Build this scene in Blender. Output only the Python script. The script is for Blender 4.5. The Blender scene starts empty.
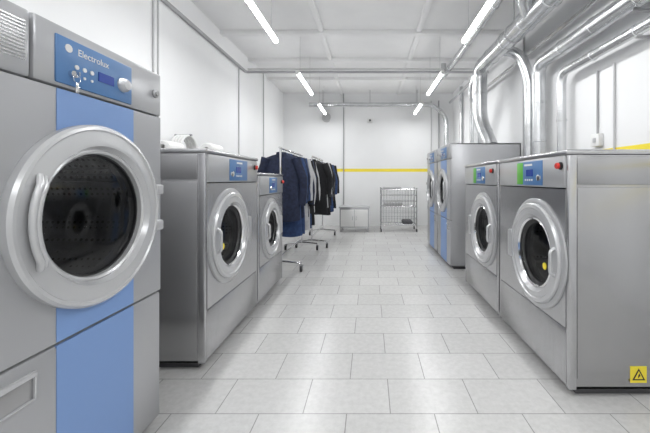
import bpy, bmesh, math, random
from mathutils import Vector, Matrix
random.seed(7)
scene = bpy.context.scene
try:
    scene.view_settings.view_transform = 'Standard'
    scene.view_settings.look = 'None'
except Exception: pass

# ------------------------------------------------------------ materials
def mat(name, col, rough=0.5, metal=0.0, noise=0.0, nscale=8.0, bump=0.0, emit=None, stretch=None, coat=0.0, aniso=0.0):
    m = bpy.data.materials.new(name); m.use_nodes = True
    nt = m.node_tree; p = nt.nodes['Principled BSDF']
    p.inputs['Base Color'].default_value = (*col, 1)
    p.inputs['Roughness'].default_value = rough
    p.inputs['Metallic'].default_value = metal
    if aniso: p.inputs['Anisotropic'].default_value = aniso
    if coat: p.inputs['Coat Weight'].default_value = coat
    if emit:
        p.inputs['Emission Color'].default_value = (*col, 1)
        p.inputs['Emission Strength'].default_value = emit
    if noise or bump:
        tc = nt.nodes.new('ShaderNodeTexCoord'); mp = nt.nodes.new('ShaderNodeMapping')
        nz = nt.nodes.new('ShaderNodeTexNoise'); nz.inputs['Scale'].default_value = nscale
        nz.inputs['Detail'].default_value = 4
        if stretch: mp.inputs['Scale'].default_value = stretch
        nt.links.new(tc.outputs['Object'], mp.inputs[0]); nt.links.new(mp.outputs[0], nz.inputs['Vector'])
        if noise:
            cr = nt.nodes.new('ShaderNodeValToRGB')
            cr.color_ramp.elements[0].position = .3; cr.color_ramp.elements[1].position = .7
            cr.color_ramp.elements[0].color = (*[max(0, c*(1-noise)) for c in col], 1)
            cr.color_ramp.elements[1].color = (*[min(1, c*(1+noise)) for c in col], 1)
            nt.links.new(nz.outputs['Fac'], cr.inputs[0]); nt.links.new(cr.outputs[0], p.inputs['Base Color'])
        if bump:
            bp = nt.nodes.new('ShaderNodeBump'); bp.inputs['Strength'].default_value = bump
            bp.inputs['Distance'].default_value = .01
            nt.links.new(nz.outputs['Fac'], bp.inputs['Height']); nt.links.new(bp.outputs[0], p.inputs['Normal'])
    return m

M = {}
M['wall'] = mat('wall_paint', (.82,.825,.83), .8, noise=.015, nscale=2, bump=.12)
M['ceil'] = mat('ceiling_paint', (.84,.84,.84), .85, noise=.02, nscale=3)
M['yellow'] = mat('yellow_paint', (.88,.72,.05), .6)
M['side'] = mat('steel_side', (.43,.43,.435), .27, .85, noise=.07, nscale=3, stretch=(1,1,.2), aniso=.6)
M['steel'] = mat('brushed_steel', (.54,.54,.55), .25, .9, noise=.05, nscale=6, stretch=(1,12,1), aniso=.6)
M['lgrey'] = mat('light_grey_panel', (.50,.505,.515), .28, .4)
M['dgrey'] = mat('dryer_grey', (.44,.445,.46), .3, .35, noise=.02, nscale=3)
M['ring'] = mat('door_ring_silver', (.58,.585,.595), .26, .4)
M['chrome'] = mat('chrome', (.75,.75,.76), .12, 1)
M['black'] = mat('black_rubber', (.02,.02,.022), .5)
M['dark'] = mat('dark_plinth', (.07,.07,.075), .5)
M['blue'] = mat('blue_panel', (.085,.20,.42), .35)
M['lblue'] = mat('light_blue_stripe', (.20,.33,.62), .4)
M['disp'] = mat('display', (.02,.05,.25), .2, emit=.3)
M['green'] = mat('green_label', (.13,.48,.06), .4)
M['red'] = mat('red_button', (.6,.03,.02), .35)
M['white'] = mat('white_plastic', (.75,.75,.74), .5)
M['galv'] = mat('galvanised_duct', (.62,.63,.64), .27, .92, noise=.14, nscale=6)
M['gpipe'] = mat('grey_pipe', (.38,.38,.39), .5, .2)
M['wpipe'] = mat('pale_pipe', (.55,.55,.555), .5)
M['tube'] = mat('lamp_diffuser', (1,1,1), .5, emit=24)
M['navy'] = mat('navy_cloth', (.012,.018,.045), .85, noise=.35, nscale=25, bump=.5)
M['bcloth'] = mat('blue_cloth', (.022,.05,.14), .8, noise=.3, nscale=25, bump=.5)
M['coal'] = mat('black_cloth', (.010,.010,.012), .85, noise=.3, nscale=25, bump=.5)
M['wcloth'] = mat('white_cloth', (.5,.5,.51), .85, noise=.08, nscale=20, bump=.4)
M['gcloth'] = mat('grey_cloth', (.10,.10,.11), .85, noise=.3, nscale=20, bump=.4)
M['brown'] = mat('brown_cloth', (.05,.03,.022), .85, noise=.3, nscale=20, bump=.4)
M['door'] = mat('door_paint', (.55,.56,.57), .5)

def floor_mat():
    m = bpy.data.materials.new('floor_tiles'); m.use_nodes = True
    nt = m.node_tree; p = nt.nodes['Principled BSDF']
    tc = nt.nodes.new('ShaderNodeTexCoord')
    mp = nt.nodes.new('ShaderNodeMapping'); mp.inputs['Location'].default_value = (.12,.08,0)
    br = nt.nodes.new('ShaderNodeTexBrick')
    br.offset = .5; br.inputs['Scale'].default_value = 1
    br.inputs['Brick Width'].default_value = .45; br.inputs['Row Height'].default_value = .30
    br.inputs['Mortar Size'].default_value = .003; br.inputs['Mortar Smooth'].default_value = .2
    br.inputs['Color1'].default_value = (.54,.537,.53,1); br.inputs['Color2'].default_value = (.59,.587,.58,1)
    br.inputs['Mortar'].default_value = (.30,.297,.29,1)
    nz = nt.nodes.new('ShaderNodeTexNoise'); nz.inputs['Scale'].default_value = 28; nz.inputs['Detail'].default_value = 8; nz.inputs['Roughness'].default_value=.7
    cr = nt.nodes.new('ShaderNodeValToRGB')
    cr.color_ramp.elements[0].position=.35; cr.color_ramp.elements[1].position=.62
    cr.color_ramp.elements[0].color=(.88,.88,.88,1); cr.color_ramp.elements[1].color=(1,1,1,1)
    mx = nt.nodes.new('ShaderNodeMixRGB'); mx.blend_type='MULTIPLY'; mx.inputs[0].default_value=1
    L = nt.links.new
    L(tc.outputs['Object'], mp.inputs[0]); L(mp.outputs[0], br.inputs['Vector']); L(tc.outputs['Object'], nz.inputs['Vector'])
    L(nz.outputs['Fac'], cr.inputs[0]); L(br.outputs['Color'], mx.inputs[1]); L(cr.outputs[0], mx.inputs[2])
    L(mx.outputs[0], p.inputs['Base Color'])
    bp = nt.nodes.new('ShaderNodeBump'); bp.inputs['Strength'].default_value=.2; bp.inputs['Distance'].default_value=.003; bp.invert=True
    L(br.outputs['Fac'], bp.inputs['Height']); L(bp.outputs[0], p.inputs['Normal'])
    p.inputs['Roughness'].default_value = .27
    return m
M['floor'] = floor_mat()

def glass_mat():
    m=bpy.data.materials.new('tinted_door_glass'); m.use_nodes=True; nt=m.node_tree
    for n in list(nt.nodes): nt.nodes.remove(n)
    o=nt.nodes.new('ShaderNodeOutputMaterial'); mx=nt.nodes.new('ShaderNodeMixShader')
    t=nt.nodes.new('ShaderNodeBsdfTransparent'); t.inputs[0].default_value=(.5,.51,.53,1)
    g=nt.nodes.new('ShaderNodeBsdfGlossy'); g.inputs['Roughness'].default_value=.06; g.inputs[0].default_value=(.9,.9,.9,1)
    mx.inputs[0].default_value=.06
    nt.links.new(t.outputs[0],mx.inputs[1]); nt.links.new(g.outputs[0],mx.inputs[2])
    nt.links.new(mx.outputs[0],o.inputs[0]); return m
M['glass']=glass_mat()
def drum_mat():
    m=bpy.data.materials.new('perforated_drum'); m.use_nodes=True; nt=m.node_tree; p=nt.nodes['Principled BSDF']
    tc=nt.nodes.new('ShaderNodeTexCoord'); v=nt.nodes.new('ShaderNodeTexVoronoi'); v.inputs['Scale'].default_value=38; v.inputs['Randomness'].default_value=.1
    cr=nt.nodes.new('ShaderNodeValToRGB'); cr.color_ramp.elements[0].position=.22; cr.color_ramp.elements[1].position=.3
    cr.color_ramp.elements[0].color=(.01,.01,.01,1); cr.color_ramp.elements[1].color=(.24,.24,.25,1)
    nt.links.new(tc.outputs['Object'],v.inputs['Vector']); nt.links.new(v.outputs['Distance'],cr.inputs[0]); nt.links.new(cr.outputs[0],p.inputs['Base Color'])
    p.inputs['Metallic'].default_value=.8; p.inputs['Roughness'].default_value=.35
    return m
M['drum']=drum_mat()

# ------------------------------------------------------------ builder
class B:
    def __init__(s, name):
        s.name=name; s.bm=bmesh.new(); s.mats=[]
    def mi(s, k):
        if k not in s.mats: s.mats.append(k)
        return s.mats.index(k)
    def _merge(s, t, k, smooth=False, recalc=True):
        i=s.mi(k)
        if recalc: bmesh.ops.recalc_face_normals(t, faces=t.faces)
        for f in t.faces: f.material_index=i; f.smooth=smooth
        me=bpy.data.meshes.new('t'); t.to_mesh(me); t.free()
        s.bm.from_mesh(me); bpy.data.meshes.remove(me)
    def box(s, x0,x1,y0,y1,z0,z1,k,bev=0.0,seg=2):
        x0,x1=sorted((x0,x1)); y0,y1=sorted((y0,y1)); z0,z1=sorted((z0,z1))
        t=bmesh.new(); bmesh.ops.create_cube(t,size=1)
        for v in t.verts:
            v.co=Vector(((x0+x1)/2+v.co.x*(x1-x0),(y0+y1)/2+v.co.y*(y1-y0),(z0+z1)/2+v.co.z*(z1-z0)))
        if bev:
            bmesh.ops.bevel(t,geom=t.edges[:],offset=min(bev,.45*min(x1-x0,y1-y0,z1-z0)),segments=seg,affect='EDGES',profile=.5)
        s._merge(t,k,smooth=bev>0)
    def lathe(s, c, ax, prof, k, n=48, stretch=None):
        c=Vector(c); ax=Vector(ax).normalized()
        u=Vector((0,0,1)) if abs(ax.z)<.9 else Vector((1,0,0))
        u=(u-ax*u.dot(ax)).normalized(); w=ax.cross(u)
        t=bmesh.new(); prev=None
        for r,h in prof:
            if r<1e-6: ring=[t.verts.new(c+ax*h)]
            else: ring=[t.verts.new(c+ax*h+u*(r*math.cos(2*math.pi*i/n))+w*(r*math.sin(2*math.pi*i/n))) for i in range(n)]
            if prev:
                for i in range(n):
                    j=(i+1)%n
                    if len(ring)==1 and len(prev)>1: t.faces.new((prev[i],prev[j],ring[0]))
                    elif len(prev)==1 and len(ring)>1: t.faces.new((prev[0],ring[j],ring[i]))
                    elif len(ring)>1: t.faces.new((prev[i],prev[j],ring[j],ring[i]))
            prev=ring
        s._merge(t,k,True)
    def cyl(s,p0,p1,r,k,n=16,r2=None):
        p0=Vector(p0);p1=Vector(p1);d=(p1-p0); L=d.length
        r2=r if r2 is None else r2
        s.lathe(p0,d,[(0,0),(r,0),(r2,L),(0,L)],k,n)
    def hole_plate(s,a0,a1,ya,yb,za,zb,cy,cz,r,k):
        """flat panel in a YZ plane between x=a0 and x=a1 with a round hole"""
        angs=[2*math.pi*i/64 for i in range(64)]
        for yy in (ya,yb):
            for zz in (za,zb): angs.append(math.atan2(zz-cz,yy-cy)%(2*math.pi))
        angs=sorted(set(round(a,5) for a in angs))
        def hit(a):
            dy,dz=math.cos(a),math.sin(a); ts=[]
            if dy>1e-9: ts.append((yb-cy)/dy)
            if dy<-1e-9: ts.append((ya-cy)/dy)
            if dz>1e-9: ts.append((zb-cz)/dz)
            if dz<-1e-9: ts.append((za-cz)/dz)
            t=min(ts); return cy+t*dy,cz+t*dz
        t=bmesh.new(); R=[]
        for x in (a0,a1):
            inn=[t.verts.new((x,cy+r*math.cos(a),cz+r*math.sin(a))) for a in angs]
            out=[t.verts.new((x,*hit(a))) for a in angs]; R.append((inn,out))
        n=len(angs)
        for i in range(n):
            j=(i+1)%n
            for inn,out in R: t.faces.new((inn[i],inn[j],out[j],out[i]))
            t.faces.new((R[0][0][i],R[0][0][j],R[1][0][j],R[1][0][i]))
            t.faces.new((R[0][1][i],R[0][1][j],R[1][1][j],R[1][1][i]))
        s._merge(t,k,False)
    def sweep(s,pts,r,k,n=14,rib=0,closed_ends=True):
        P=[Vector(p) for p in pts]
        rs=r if isinstance(r,(list,tuple)) else [r]*len(P)
        t=bmesh.new(); prev=None; u=None; first=None
        for i,p in enumerate(P):
            if i==0: d=P[1]-P[0]
            elif i==len(P)-1: d=P[-1]-P[-2]
            else: d=(P[i]-P[i-1]).normalized()+(P[i+1]-P[i]).normalized()
            d.normalize()
            if u is None:
                u=Vector((0,0,1)) if abs(d.z)<.9 else Vector((1,0,0))
            u=(u-d*u.dot(d)).normalized(); w=d.cross(u)
            ring=[t.verts.new(p+u*(rs[i]*math.cos(2*math.pi*a/n))+w*(rs[i]*math.sin(2*math.pi*a/n))) for a in range(n)]
            if prev:
                for a in range(n):
                    b=(a+1)%n; t.faces.new((prev[a],prev[b],ring[b],ring[a]))
            else: first=ring
            prev=ring
        if closed_ends: t.faces.new(first); t.faces.new(prev)
        s._merge(t,k,True)
    def loft(s,rings,k):
        t=bmesh.new()
        R=[]
        for ring in rings: R.append([t.verts.new(Vector(p)) for p in ring])
        n=len(R[0])
        for a,b in zip(R[:-1],R[1:]):
            for i in range(n):
                j=(i+1)%n; t.faces.new((a[i],a[j],b[j],b[i]))
        t.faces.new(R[0]); t.faces.new(R[-1])
        s._merge(t,k,True)
    def poly(s,pts,k):
        t=bmesh.new(); t.faces.new([t.verts.new(Vector(p)) for p in pts])
        s._merge(t,k,False,False)
    def text(s,txt,size,mtx,k):
        cu=bpy.data.curves.new('txt','FONT'); cu.body=txt; cu.size=size; cu.extrude=.001
        ob=bpy.data.objects.new('txt',cu); scene.collection.objects.link(ob)
        dg=bpy.context.evaluated_depsgraph_get(); dg.update()
        me=bpy.data.meshes.new_from_object(ob.evaluated_get(dg)); me.transform(mtx)
        i=s.mi(k)
        for p in me.polygons: p.material_index=i
        s.bm.from_mesh(me)
        bpy.data.objects.remove(ob); bpy.data.curves.remove(cu); bpy.data.meshes.remove(me)
    def done(s,ang=35):
        me=bpy.data.meshes.new(s.name); s.bm.to_mesh(me); s.bm.free()
        for k in s.mats: me.materials.append(M[k])
        try: me.set_sharp_from_angle(angle=math.radians(ang))
        except Exception: pass
        ob=bpy.data.objects.new(s.name,me); scene.collection.objects.link(ob); return ob

def bend(pts, rad, n=6):
    P=[Vector(p) for p in pts]; out=[P[0]]
    for i in range(1,len(P)-1):
        a=(P[i-1]-P[i]); b=(P[i+1]-P[i]); r=min(rad,a.length*.48,b.length*.48)
        p0=P[i]+a.normalized()*r; p1=P[i]+b.normalized()*r
        for j in range(n+1):
            t=j/n; out.append(p0*(1-t)**2+P[i]*2*t*(1-t)+p1*t*t)
    out.append(P[-1]); return out

# ------------------------------------------------------------ room
XL,XR,YB,YF,ZC = -2.30,2.20,8.9,-2.6,3.5
def slab(name,*a):
    b=B(name); b.box(*a[:6],a[6]); return b.done()
slab('floor',XL-.15,XR+.15,YF-.15,YB+.15,-.1,0,'floor')
c=B('ceiling'); c.box(XL-.15,XR+.15,YF-.15,YB+.15,ZC,ZC+.12,'ceil')
y=YF+.7
while y<YB-.2:
    c.box(XL,XR,y-.05,y+.05,ZC-.06,ZC+.01,'ceil',.01); y+=1.18
for x in (-.75,.75): c.box(x-.04,x+.04,YF,YB,ZC-.035,ZC+.01,'ceil',.01)
c.done()
slab('wall_left',XL-.15,XL,YF-.15,YB+.15,0,ZC,'wall')
slab('wall_right',XR,XR+.15,YF-.15,YB+.15,0,ZC,'wall')
slab('wall_back',XL,XR,YB,YB+.15,0,ZC,'wall')
slab('wall_front',XL,XR,YF-.15,YF,0,ZC,'wall')
b=B('door_1'); yd=YF+.002; b.box(-.5,.5,yd,yd+.05,0.002,2.05,'door',.01); b.box(-.56,-.5,yd,yd+.07,0.002,2.11,'white'); b.box(.5,.56,yd,yd+.07,0.002,2.11,'white'); b.box(-.56,.56,yd,yd+.07,2.05,2.11,'white')
b.cyl((.4,yd+.04,1.0),(.4,yd+.1,1.0),.012,'chrome'); b.cyl((.4,yd+.1,1.0),(.27,yd+.1,1.0),.01,'chrome'); b.done()
b=B('trim_1'); b.box(XL,XR,YB-.004,YB,1.42,1.50,'yellow'); b.done()
b=B('trim_2'); b.box(XR-.004,XR,YF,YB-.004,1.43,1.49,'yellow'); b.done()
# ------------------------------------------------------------ lamps
for sx in (-1.12,1.12):
    for y0 in (-1.95,.40,2.72,5.17,7.25):
        y1=y0+(1.28 if y0<7 else 1.1); z=2.85
        b=B('fluorescent_lamp')
        b.box(sx-.022,sx+.022,y0,y1,z+.024,z+.045,'white',.006)
        b.sweep([(sx,y0+.01,z+.005),(sx,y1-.01,z+.005)],.026,'tube',n=14)
        b.box(sx-.028,sx+.028,y0-.012,y0+.012,z-.02,z+.05,'white',.006)
        b.box(sx-.028,sx+.028,y1-.012,y1+.012,z-.02,z+.05,'white',.006)
        for yy in (y0+.2,y1-.2): b.cyl((sx,yy,z+.045),(sx,yy,ZC+.005),.003,'wpipe',6)
        o=b.done()
        L=bpy.data.lights.new('lamp_light','AREA'); L.shape='RECTANGLE'; L.size=.05; L.size_y=y1-y0-.04; L.energy=15 if y0<7 else 10
        L.color=(.985,.995,1)
        lo=bpy.data.objects.new('lamp_light',L); scene.collection.objects.link(lo)
        lo.location=(sx,(y0+y1)/2,z-.027); lo.parent=o

def cabinet(b,A,depth,y0,y1,z0,z1,k):
    """hollow sheet-metal body"""
    T=.02
    b.box(A(-depth),A(-depth+T),y0,y1,z0,z1,k,.004)
    b.box(A(-depth),A(-.02),y0,y0+T,z0,z1,k,.004)
    b.box(A(-depth),A(-.02),y1-T,y1,z0,z1,k,.004)
    b.box(A(-depth),A(-.02),y0,y1,z1-T,z1,k,.004)
    b.box(A(-depth),A(-.02),y0,y1,z0,z0+T,k,.004)
# ------------------------------------------------------------ washer
def washer(name,xf,s,y0,y1,H,depth,dy,dz,R=.31,panel=None,green=False,redy=None,warn=False,rh=.222):
    b=B(name)
    A=lambda a: xf+s*a
    ax=(s,0,0)
    def bx(a0,a1,ya,yb,za,zb,k,bev=0): b.box(A(a0),A(a1),ya,yb,za,zb,k,bev)
    bx(-depth+.03,-.06,y0+.03,y1-.03,0,.045,'dark')
    cabinet(b,A,depth,y0,y1,.04,H-.015,'side')
    bx(-depth+.005,0.012,y0-.004,y1+.004,H-.03,H,'steel',.01)
    for ya,yb in ((y0-.005,y0+.01),(y1-.01,y1+.005)):
        bx(-depth+.02,-.05,ya,yb,.10,H-.21,'side',.004)
        bx(-depth+.02,-.05,ya,yb,H-.195,H-.04,'side',.004)
    bx(-.045,.0,y0-.007,y0+.02,.04,H-.03,'steel',.006)
    bx(-.045,.0,y1-.02,y1+.007,.04,H-.03,'steel',.006)
    bx(-.03,.012,y0+.02,y1-.02,H-.215,H-.032,'lgrey',.008)
    b.hole_plate(A(-.03),A(.004),y0+.02,y1-.02,.375,H-.222,dy,dz,rh,'steel')
    bx(-.03,.0,y0+.02,y1-.02,.05,.368,'steel',.006)
    bx(-.03,-.02,y0+.02,y1-.02,.36,.38,'dark')
    c0=(A(.004),dy,dz)
    b.lathe(c0,ax,[(R+.03,-.002),(R+.03,.010),(R+.022,.014),(R-.02,.014)],'lgrey',64)
    b.lathe(c0,ax,[(R,0),(R,.024),(R-.008,.034),(R-.03,.038),(R-.036,.032),(R-.042,.032),(R-.07,.036),(rh+.004,.012)],'ring',64)
    b.lathe(c0,ax,[(rh+.006,.016),(rh-.003,.022),(rh-.012,.012),(rh-.014,-.03)],'chrome',64)
    b.lathe(c0,ax,[(rh-.01,-.010),(rh-.032,-.012),(rh-.034,-.07)],'black',56)
    b.lathe(c0,ax,[(rh-.032,-.018),(rh-.08,-.010),(0,.0)],'glass',56)
    b.lathe(c0,ax,[(rh-.03,-.06),(rh+.07,-.09),(rh+.07,-.5),(0,-.52)],'drum',56)
    for t in (90,210,330):
        q=math.radians(t); rr=rh+.05
        b.cyl((A(-.1),dy+rr*math.cos(q),dz+rr*math.sin(q)),(A(-.49),dy+rr*math.cos(q),dz+rr*math.sin(q)),.03,'drum',10)
    b.lathe((A(-.002),dy-.10 ,dz-.07),ax,[(.022,0),(.022,.004),(0,.005)],'yellow',16)
    bx(.01,.045,dy+R-.02,dy+R+.045,dz-.10,dz+.10,'lgrey',.012)
    b.sweep(bend([(A(.03),dy-R+.04,dz+.08),(A(.068),dy-R+.03,dz+.065),(A(.068),dy-R+.03,dz-.065),(A(.03),dy-R+.04,dz-.08)],.03),.010,'ring',10)
    pa,pb=panel
    zt=H-.045; zb=H-.205
    bx(.0,.016,pa,pb,zb,zt,'blue',.004)
    mid=(pa+pb)/2
    far=pb-(pb-pa)*.27
    if green: bx(.01,.018,far,pb-.004,zb+.004,zt-.004,'green',.002)
    bx(.01,.019,mid-.06,mid+.03,zb+.06,zb+.105,'disp')
    for i in range(4): b.cyl((A(.01),mid-.05+i*.03,zb+.035),(A(.02),mid-.05+i*.03,zb+.035),.007,'white',10)
    b.lathe((A(.012),pa+.035,zb+.05),ax,[(.022,0),(.02,.015),(0,.018)],'chrome',20)
    bx(.01,.0175,mid-.05,mid+.06,zt-.03,zt-.017,'white')
    if redy is not None:
        b.lathe((A(.012),redy,H-.09),ax,[(.022,0),(.022,.006),(.012,.006),(.012,.012)],'black',20)
        b.lathe((A(.012),redy,H-.09),ax,[(.0,.03),(.014,.03),(.018,.026),(.018,.016),(.01,.01)],'red',20)
    if warn:
        yy=y0-.0052; xc=xf-s*.385; zc=.127
        b.box(xc-.045,xc+.045,yy-.002,yy+.001,zc-.045,zc+.045,'yellow')
        q=yy-.003
        b.poly([(xc-.036,q,zc-.03),(xc+.036,q,zc-.03),(xc,q,zc+.036)],'black')
        b.poly([(xc-.024,q-.001,zc-.023),(xc+.024,q-.001,zc-.023),(xc,q-.001,zc+.022)],'yellow')
        b.poly([(xc-.006,q-.002,zc-.018),(xc+.008,q-.002,zc-.004),(xc+.002,q-.002,zc+.01),(xc-.004,q-.002,zc-.002)],'black')
    return b.done()

washer('washing_machine',-1.04,1,2.116,3.08,1.40,.98,2.47,.80,.31,panel=(2.45,2.80),redy=2.98)
washer('washing_machine',-1.04,1,3.13,3.97,1.27,.95,3.50,.70,.28,panel=(3.42,3.70),redy=3.88,rh=.195)
washer('washing_machine',1.095,-1,1.853,2.82,1.37,.84,2.20,.73,.32,panel=(2.10,2.46),green=True,redy=1.90,warn=True)
washer('washing_machine',1.095,-1,2.87,3.84,1.37,.84,3.22,.73,.32,panel=(3.15,3.5),green=True,redy=2.95)

# ------------------------------------------------------------ dryer
def dryer(name,xf,s,y0,y1,H,depth,dy,dz,R,stripe,grille_near=True):
    b=B(name); A=lambda a: xf+s*a; ax=(s,0,0); rh=R-.095
    def bx(a0,a1,ya,yb,za,zb,k,bev=0): b.box(A(a0),A(a1),ya,yb,za,zb,k,bev)
    bx(-depth+.03,-.05,y0+.02,y1-.02,0,.05,'dark')
    cabinet(b,A,depth,y0,y1,.03,H-.004,'dgrey')
    zs=.655; zt=H-.21
    bx(-.03,0,y0+.003,y1-.003,.04,zs-.004,'dgrey',.012)
    b.hole_plate(A(-.03),A(0),y0+.003,y1-.003,zs+.004,zt-.003,dy,dz,rh,'dgrey')
    bx(-.03,-.02,y0+.01,y1-.01,zs-.01,zs+.01,'dark'); bx(-.03,-.02,y0+.01,y1-.01,zt-.01,zt+.01,'dark')
    gy=y0+(y1-y0)*.21
    bx(-.03,0,y0+.003,gy-.002,zt+.003,H,'dgrey',.010)
    bx(-.03,.004,gy+.002,y1-.003,zt+.003,H,'dgrey',.010)
    for i in range(12):
        z=zt+.05+i*.0105
        bx(-.002,.002,gy-.10,gy-.02,z,z+.005,'side')
    s0,s1=stripe
    bx(-.01,.0025,s0,s1,.045,zs-.006,'lblue')
    bx(-.01,.0025,s0,s1,zs+.006,dz-rh-.016,'lblue')
    bx(-.01,.0025,s0,s1,dz+rh+.016,zt-.004,'lblue')
    bx(-.0,.010,s0-.01,s1-.02,zt+.015,H-.035,'blue',.004)
    m=(s0+s1)/2
    bx(.0,.013,m-.02,m+.055,zt+.065,zt+.10,'disp')
    for i in range(3):
        b.cyl((A(.0),m-.05-i*.032,zt+.085),(A(.013),m-.05-i*.032,zt+.085),.008,'white',12)
        b.cyl((A(.0),m-.05-i*.032,zt+.055),(A(.013),m-.05-i*.032,zt+.055),.005,'white',12)
    b.lathe((A(.010),s1-.075,zt+.085),ax,[(.030,0),(.028,.012),(.022,.02),(.020,.024),(0,.026)],'ring',28)
    b.lathe((A(.010),s0+.045,zt+.055),ax,[(.012,0),(.012,.012),(0,.012)],'chrome',16)
    b.box(A(.018),A(.04),s0+.043,s0+.047,zt+.048,zt+.062,'chrome')
    b.sweep([(A(.03)+.0,s0+.045+.014*math.cos(t*.524),zt+.038+.014*math.sin(t*.524)) for t in range(13)],.0012,'chrome',6)
    b.box(A(.029),A(.032),s0+.040,s0+.052,zt-.012,zt+.026,'chrome',.001)
    if s>0: mt=Matrix(((0,0,1,A(.0105)),(1,0,0,s0+.07),(0,1,0,H-.082),(0,0,0,1)))
    else: mt=Matrix(((0,0,-1,A(.0105)),(-1,0,0,s1-.085),(0,1,0,H-.082),(0,0,0,1)))
    b.text('Electrolux',.034,mt,'white')
    b.cyl((A(.0),s0+.035 if s>0 else s1-.05,H-.070),(A(.0115),s0+.035 if s>0 else s1-.05,H-.070),.014,'white',16)
    b.lathe((A(.004),y1-.055,zt+.105),ax,[(.020,0),(.020,.008),(.012,.011),(.012,.018),(0,.018)],'gpipe',20)
    c0=(A(0),dy,dz)
    b.lathe(c0,ax,[(R,0),(R,.024),(R-.008,.033),(R-.018,.035),(R-.023,.029),(R-.028,.029),(R-.065,.038),(R-.078,.038),(R-.086,.026),(rh,.012)],'ring',80)
    b.lathe(c0,ax,[(rh+.006,.018),(rh-.002,.022),(rh-.010,.016),(rh-.014,-.004)],'ring',80)
    b.lathe(c0,ax,[(rh-.010,.0),(rh-.020,.002),(rh-.022,-.05)],'black',80)
    b.lathe(c0,ax,[(rh-.020,-.004),(rh-.08,.004),(0,.012)],'glass',80)
    b.lathe(c0,ax,[(rh-.02,-.05),(rh+.02,-.07),(rh+.08,-.09),(rh+.08,-.6),(0,-.62)],'drum',72)
    for t in (30,150,270):
        q=math.radians(t); rr=rh+.06
        b.cyl((A(-.1),dy+rr*math.cos(q),dz+rr*math.sin(q)),(A(-.59),dy+rr*math.cos(q),dz+rr*math.sin(q)),.03,'drum',10)
    n=11; L=[]
    for i in range(n):
        t=math.radians(180-30+60*i/(n-1)); L.append(t)
    for rr in (R-.062,R-.048):
        b.sweep([(A(.050 if 0<i<n-1 else .034),dy+rr*math.cos(t),dz+rr*math.sin(t)) for i,t in enumerate(L)],.010,'ring',12)
    bx(.0,.038,dy+R-.025,dy+R+.028,dz-.11,dz-.06,'ring',.01)
    bx(.0,.038,dy+R-.025,dy+R+.028,dz+.06,dz+.11,'ring',.01)
    hy=y0+.12
    bx(-.001,.004,hy-.055,hy+.055,zs-.13,zs-.045,'side',.004)
    bx(.0,.014,hy-.058,hy+.058,zs-.06,zs-.042,'ring',.005)
    bx(.0,.010,hy-.058,hy-.05,zs-.13,zs-.045,'ring',.003)
    bx(.0,.010,hy+.05,hy+.058,zs-.13,zs-.045,'ring',.003)
    bx(.0,.008,hy-.058,hy+.058,zs-.135,zs-.127,'ring',.003)
    return b.done()

dryer('tumble_dryer',-1.04,1,.86,1.665,1.72,.95,1.27,1.07,.335,(1.11,1.47))
dryer('tumble_dryer',1.08,-1,4.50,5.35,1.70,.95,4.94,1.05,.32,(4.72,5.1))
dryer('tumble_dryer',1.08,-1,5.42,6.30,1.70,.95,5.86,1.05,.32,(5.64,6.02))

# ------------------------------------------------------------ garment racks and clothes
def rack(y0,y1,x,zt):
    b=B('garment_rack')
    for yy in (y0,y1):
        b.sweep(bend([(x-.27,yy,.11),(x,yy,.14),(x+.27,yy,.11)],.1),.014,'chrome',10)
        b.cyl((x,yy,.13),(x,yy,zt),.014,'chrome',12)
        for dx in (-.27,.27):
            b.cyl((x+dx,yy,.075),(x+dx,yy,.125),.01,'chrome',10)
            b.cyl((x+dx-.013,yy,.038),(x+dx+.013,yy,.038),.038,'black',20)
            b.box(x+dx-.02,x+dx-.014,yy-.015,yy+.015,.035,.09,'gpipe'); b.box(x+dx+.014,x+dx+.02,yy-.015,yy+.015,.035,.09,'gpipe')
            b.box(x+dx-.02,x+dx+.02,yy-.015,yy+.015,.08,.09,'gpipe')
    b.cyl((x,y0-.05,zt),(x,y1+.05,zt),.014,'chrome',12)
    b.cyl((x,y0,.2),(x,y1,.2),.012,'chrome',12)
    return b.done()
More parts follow.
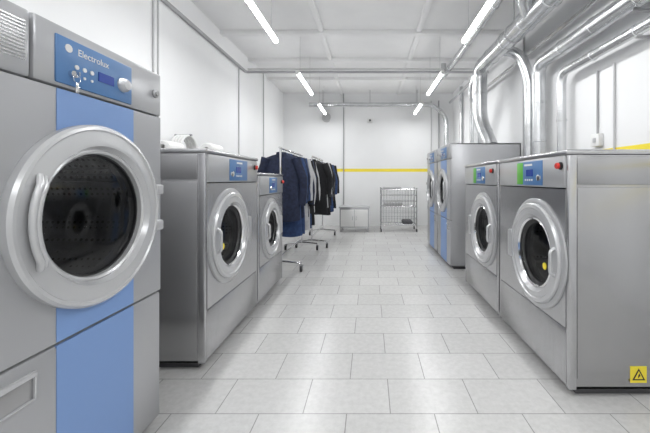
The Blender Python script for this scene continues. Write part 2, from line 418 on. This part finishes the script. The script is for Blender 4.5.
def garment(b,x,y,zr,length,w,k,th=.11,sleeve=.6,seed=0,trim=None):
    rnd=random.Random(seed); n=28; zs=zr-.06
    ph=[rnd.uniform(0,6.28) for _ in range(4)]
    prof=[(0,.12,.05),(.012,.16,.07),(.035,.5,.09),(.07,.84,.11),(.12,1.0,.12),(.3,.98,.13),(.5,.94,.125),(.75,1.0,.13),(.9,1.04,.14),(1,1.05,.13)]
    rings=[]
    for t,ws,ts in prof:
        d=t*length; ring=[]
        for i in range(n):
            a=2*math.pi*i/n
            f=1+.07*t*math.sin(5*a+ph[0]+3*t)+.05*t*math.sin(9*a+ph[1])
            ring.append((x+w/2*ws*math.cos(a)*(1+.02*math.sin(8*t+ph[2])), y+ts*th/.24*math.sin(a)*f, zs-d+.01*t*math.sin(3*a+ph[3])))
        rings.append(ring)
    b.loft(rings,k)
    b.lathe((x,y,zs-.02),(0,0,1),[(.075,-.02),(.065,.025),(.055,.03),(.05,.01)],trim or k,18)
    if sleeve:
        for sg in (-1,1):
            pts=[];rs=[]
            for i in range(8):
                t=i/7
                pts.append((x+sg*(w/2*.84+.075*min(1,t*2.2)+.01*math.sin(5*t+ph[0])), y+.02*math.sin(4*t+ph[1]), zs-.07-t*sleeve)); rs.append((.066-.018*t)*(1+.08*math.sin(14*t+ph[2])))
            b.sweep(pts,rs,k,14)
            if trim: b.cyl(pts[-1],(pts[-1][0],pts[-1][1],pts[-1][2]-.03),.046,trim,14)
    b.box(x-.006,x+.006,y-th*.56,y-th*.50,zs-length*.95,zs-.13,'gcloth' if k!='gcloth' else 'coal')
    b.sweep(bend([(x,y,zs-.03),(x,y,zr-.022),(x+.02,y,zr+.002),(x,y,zr+.02),(x-.016,y,zr+.008)],.012,4),.003,'chrome',6)

rx=-1.17; rx2=-1.03
rack(4.38,5.72,rx,1.62); rack(5.92,7.25,rx2,1.62)
b=B('hanging_jackets')
ks=['navy','bcloth','navy','bcloth','wcloth','navy','wcloth','coal','bcloth','coal','wcloth','coal']
y=4.45
for i,k in enumerate(ks):
    garment(b,rx+random.uniform(-.015,.015),y,1.62,[.90,1.12,.88,1.12,.95][i%5],random.uniform(.47,.53),k,th=.12,sleeve=random.uniform(.58,.66),seed=i,trim='coal' if k=='wcloth' else None)
    y+=.110
b.done()
b=B('hanging_jackets')
ks=['coal','wcloth','coal','gcloth','coal','navy','coal','bcloth','coal','brown','coal','coal']
y=5.98
for i,k in enumerate(ks):
    garment(b,rx2+random.uniform(-.015,.015),y,1.62,[.95,.86,1.0,.9,.8][i%5],random.uniform(.48,.58),k,th=.12,sleeve=random.uniform(.52,.62),seed=20+i)
    y+=.108
b.done()
# ------------------------------------------------------------ rolls on top of the washers
def roll(x,y,z,r,l):
    b=B('paper_roll')
    b.lathe((x,y,z+r),(0,1,0),[(.02,0),(r-.008,0),(r,.008),(r,l-.008),(r-.008,l),(.02,l),(.02,0)],'white',32)
    b.done()
roll(-1.36,2.78,1.40,.055,.22); roll(-1.55,2.5,1.40,.05,.22)
b=B('coiled_hose')
pts=[]
for i in range(0,4*24+1):
    t=i/24*2*math.pi; pts.append((XL+.05+.035*(i/24),3.95+.20*math.cos(t),1.52+.20*math.sin(t)))
b.sweep(pts,.016,'white',8); b.cyl((XL,3.95,1.73),(XL+.2,3.95,1.73),.012,'gpipe',8); b.done()

# ------------------------------------------------------------ back furniture
b=B('steel_cabinet')
x0,x1,y0,y1=-.70,-.02,7.70,8.2
b.box(x0,x1,y0,y1,.1,.55,'ring',.008); b.box(x0-.02,x1+.02,y0-.02,y1+.02,.55,.585,'lgrey',.008)
for xx in (x0+.03,x1-.03):
    for yy in (y0+.03,y1-.03): b.box(xx-.02,xx+.02,yy-.02,yy+.02,.0,.11,'gpipe')
b.box(x0+.03,(x0+x1)/2-.005,y0-.012,y0,.13,.52,'white',.004); b.box((x0+x1)/2+.005,x1-.03,y0-.012,y0,.13,.52,'white',.004)
for sg in (-1,1): b.cyl(((x0+x1)/2+sg*.04,y0-.025,.28),((x0+x1)/2+sg*.04,y0-.025,.38),.006,'chrome',8)
b.done()
b=B('laundry_trolley')
x0,x1,y0,y1=.26,1.08,7.75,8.2
for xx in (x0,x1):
    for yy in (y0,y1):
        b.cyl((xx,yy,.09),(xx,yy,1.02),.015,'steel',10); b.cyl((xx-.012,yy,.04),(xx+.012,yy,.04),.04,'black',18)
        b.cyl((xx,yy,.06),(xx,yy,.1),.012,'gpipe',8)
for z in (.16,.58,.98):
    for yy in (y0,y1): b.cyl((x0,yy,z),(x1,yy,z),.012,'steel',8)
    for xx in (x0,x1): b.cyl((xx,y0,z),(xx,y1,z),.012,'steel',8)
    for i in range(1,14):
        xx=x0+(x1-x0)*i/14; b.cyl((xx,y0,z),(xx,y1,z),.0045,'steel',6)
for i in range(1,12):
    xx=x0+(x1-x0)*i/12
    for yy in (y0,y1): b.cyl((xx,yy,.58),(xx,yy,.98),.0045,'steel',6)
    b.cyl((xx,y1,.16),(xx,y1,.58),.0045,'steel',6)
for z in (.3,.44,.7,.84): 
    for yy in (y0,y1): b.cyl((x0,yy,z),(x1,yy,z),.005,'steel',6)
    for xx in (x0,x1): b.cyl((xx,y0,z),(xx,y1,z),.005,'steel',6)
b.box(x0+.05,x1-.35,y0+.04,y1-.05,.99,1.04,'wcloth',.02); b.box(x0+.06,x0+.5,y0+.05,y1-.05,.592,.68,'wcloth',.03); b.box(x0+.5,x1-.08,y0+.05,y1-.05,.17,.25,'gcloth',.03)
b.done()

# ------------------------------------------------------------ ducts
def duct(pts,r,k='galv',rad=.2,rings=True,flex=False):
    b=B('ventilation_duct'); P=bend(pts,rad,7)
    if flex:
        Q=[]
        for a,c in zip(P[:-1],P[1:]):
            L=(c-a).length; m=max(1,int(L/.02))
            for i in range(m): Q.append(a.lerp(c,i/m))
        Q.append(P[-1]); R=[r*(1+.05*(i%2)) for i in range(len(Q))]
        b.sweep(Q,R,k,18)
    else:
        b.sweep(P,r,k,22)
        if rings:
            for a,c in zip(pts[:-1],pts[1:]):
                a=Vector(a);c=Vector(c);L=(c-a).length;d=(c-a).normalized(); m=max(1,int(L/.55))
                for i in range(1,m+1):
                    q=a+d*(L*i/(m+1)); b.lathe(q-d*.012,d,[(r,0),(r+.008,.004),(r+.008,.02),(r,.024)],k,22)
    return b
b=duct([(1.72,-1.5,2.95),(1.72,5.25,2.95),(1.72,5.25,2.15),(1.80,5.0,1.702)],.11)
for yy in (0,2,4): 
    b.box(1.715,1.725,yy-.012,yy+.012,3.05,ZC+.003,'gpipe'); b.lathe((1.72,yy-.012,2.95),(0,1,0),[(.111,0),(.116,0),(.116,.024),(.111,.024)],'gpipe',22)
b.done()
b=duct([(2.04,-1.5,2.60),(2.04,4.05,2.60),(2.04,4.05,1.2),(2.04,4.05,.3)],.075,rad=.15)
for yy in (.5,2.6): b.box(2.03,XR+.003,yy-.015,yy+.015,2.51,2.525,'gpipe')
b.done()
b=duct([(2.07,-1.5,2.36),(2.07,3.62,2.36),(2.07,3.62,.3)],.045,rad=.12)
for yy in (.5,2.6): b.box(2.06,XR+.003,yy-.015,yy+.015,2.305,2.317,'gpipe')
b.done()
duct([(1.92,5.95,1.702),(1.92,5.95,2.3),(1.72,5.6,2.72),(1.72,5.3,2.92)],.085,flex=True).done()
b=duct([(1.45,-1.5,3.24),(1.45,6.6,3.24),(1.45,6.6,3.49)],.05,rad=.1); b.done()
duct([(1.72,3.6,2.95),(1.52,3.3,3.02),(1.45,2.9,3.22)],.08,flex=True,rad=.1).done()
duct([(1.72,4.5,2.95),(1.95,4.35,2.85),(2.05,4.3,2.5),(2.05,4.3,1.3)],.065,flex=True,rad=.15).done()
b=duct([(-1.55,8.55,3.12),(1.62,8.55,3.12),(1.95,8.55,2.8),(1.95,8.55,.0)],.055,rad=.2)
for xx in (-1.2,0,1.2): b.box(xx-.006,xx+.006,8.545,8.555,3.17,ZC+.003,'gpipe')
b.done()
def pipe(pts,r=.018,k='gpipe',name='wall_pipe'):
    b=B(name); b.sweep(bend(pts,.05,5),r,k,10); b.done()
pipe([(XL+.03,-2.5,3.18),(XL+.03,6.14,3.18),(XR-.03,6.14,3.18)],.024,'gpipe','ceiling_pipe')
pipe([(XL+.03,6.22,3.26),(XR-.03,6.22,3.26)],.014,'wpipe','ceiling_pipe')
pipe([(XL+.012,3.54,3.16),(XL+.012,3.54,.0)],.010,'wpipe')
pipe([(XL+.012,3.62,3.16),(XL+.012,3.62,.0)],.008,'wpipe')
pipe([(XL+.012,5.85,3.16),(XL+.012,5.85,.0)],.012,'wpipe')
pipe([(XL+.012,7.2,3.49),(XL+.012,7.2,.0)],.014,'wpipe')
pipe([(-.70,YB-.02,3.49),(-.70,YB-.02,.55)],.013,'gpipe')
pipe([(1.82,YB-.03,3.3),(1.82,YB-.03,0)],.02,'gpipe')
pipe([(1.62,YB-.03,3.3),(1.62,YB-.03,0)],.014,'wpipe')
pipe([(XR-.05,7.9,3.4),(XR-.05,7.9,0)],.04,'galv')
pipe([(XR-.05,7.0,3.4),(XR-.05,7.0,0)],.03,'galv')
pipe([(XR-.02,4.75,3.3),(XR-.02,4.75,0)],.014,'gpipe')
pipe([(XR-.014,3.22,2.25),(XR-.014,3.22,1.64)],.009,'gpipe')
pipe([(XR-.014,3.0,2.25),(XR-.014,3.0,0)],.009,'wpipe')
pipe([(1.58,-1.5,3.42),(1.58,8.4,3.42)],.02,'wpipe','ceiling_pipe')
pipe([(1.98,-1.5,3.12),(1.98,8.3,3.12)],.028,'galv','ceiling_pipe')
pipe([(2.08,-1.5,2.86),(2.08,6.9,2.86),(2.08,6.9,1.2)],.022,'galv')
b=B('wall_switch_box'); b.box(XR-.05,XR,3.15,3.27,1.52,1.64,'white',.008); b.box(XR-.055,XR-.05,3.19,3.23,1.56,1.60,'lgrey'); b.done()
b=B('ceiling_sensor'); b.box(-.07,.07,YB-.08,YB,2.72,2.82,'white',.01); b.lathe((0,YB-.08,2.77),(0,-1,0),[(.03,0),(.028,.02),(0,.03)],'dark',16); b.done()
b=B('wall_vent'); b.lathe((-1.15,YB,2.85),(0,-1,0),[(.12,0),(.12,.05),(.10,.06),(.09,.04),(0,.04)],'wpipe',28); b.done()

# ------------------------------------------------------------ world, camera
w=bpy.data.worlds.new('world'); scene.world=w; w.use_nodes=True
w.node_tree.nodes['Background'].inputs[0].default_value=(.9,.95,1,1); w.node_tree.nodes['Background'].inputs[1].default_value=.6
cd=bpy.data.cameras.new('camera'); cam=bpy.data.objects.new('camera',cd); scene.collection.objects.link(cam)
cam.location=(0,0,1.2); cam.rotation_euler=(math.radians(90),0,0)
cd.sensor_fit='HORIZONTAL'; cd.sensor_width=36; cd.lens=36*335/650
cd.shift_x=-45/650; cd.shift_y=-36.5/650; cd.clip_start=.05
scene.camera=cam
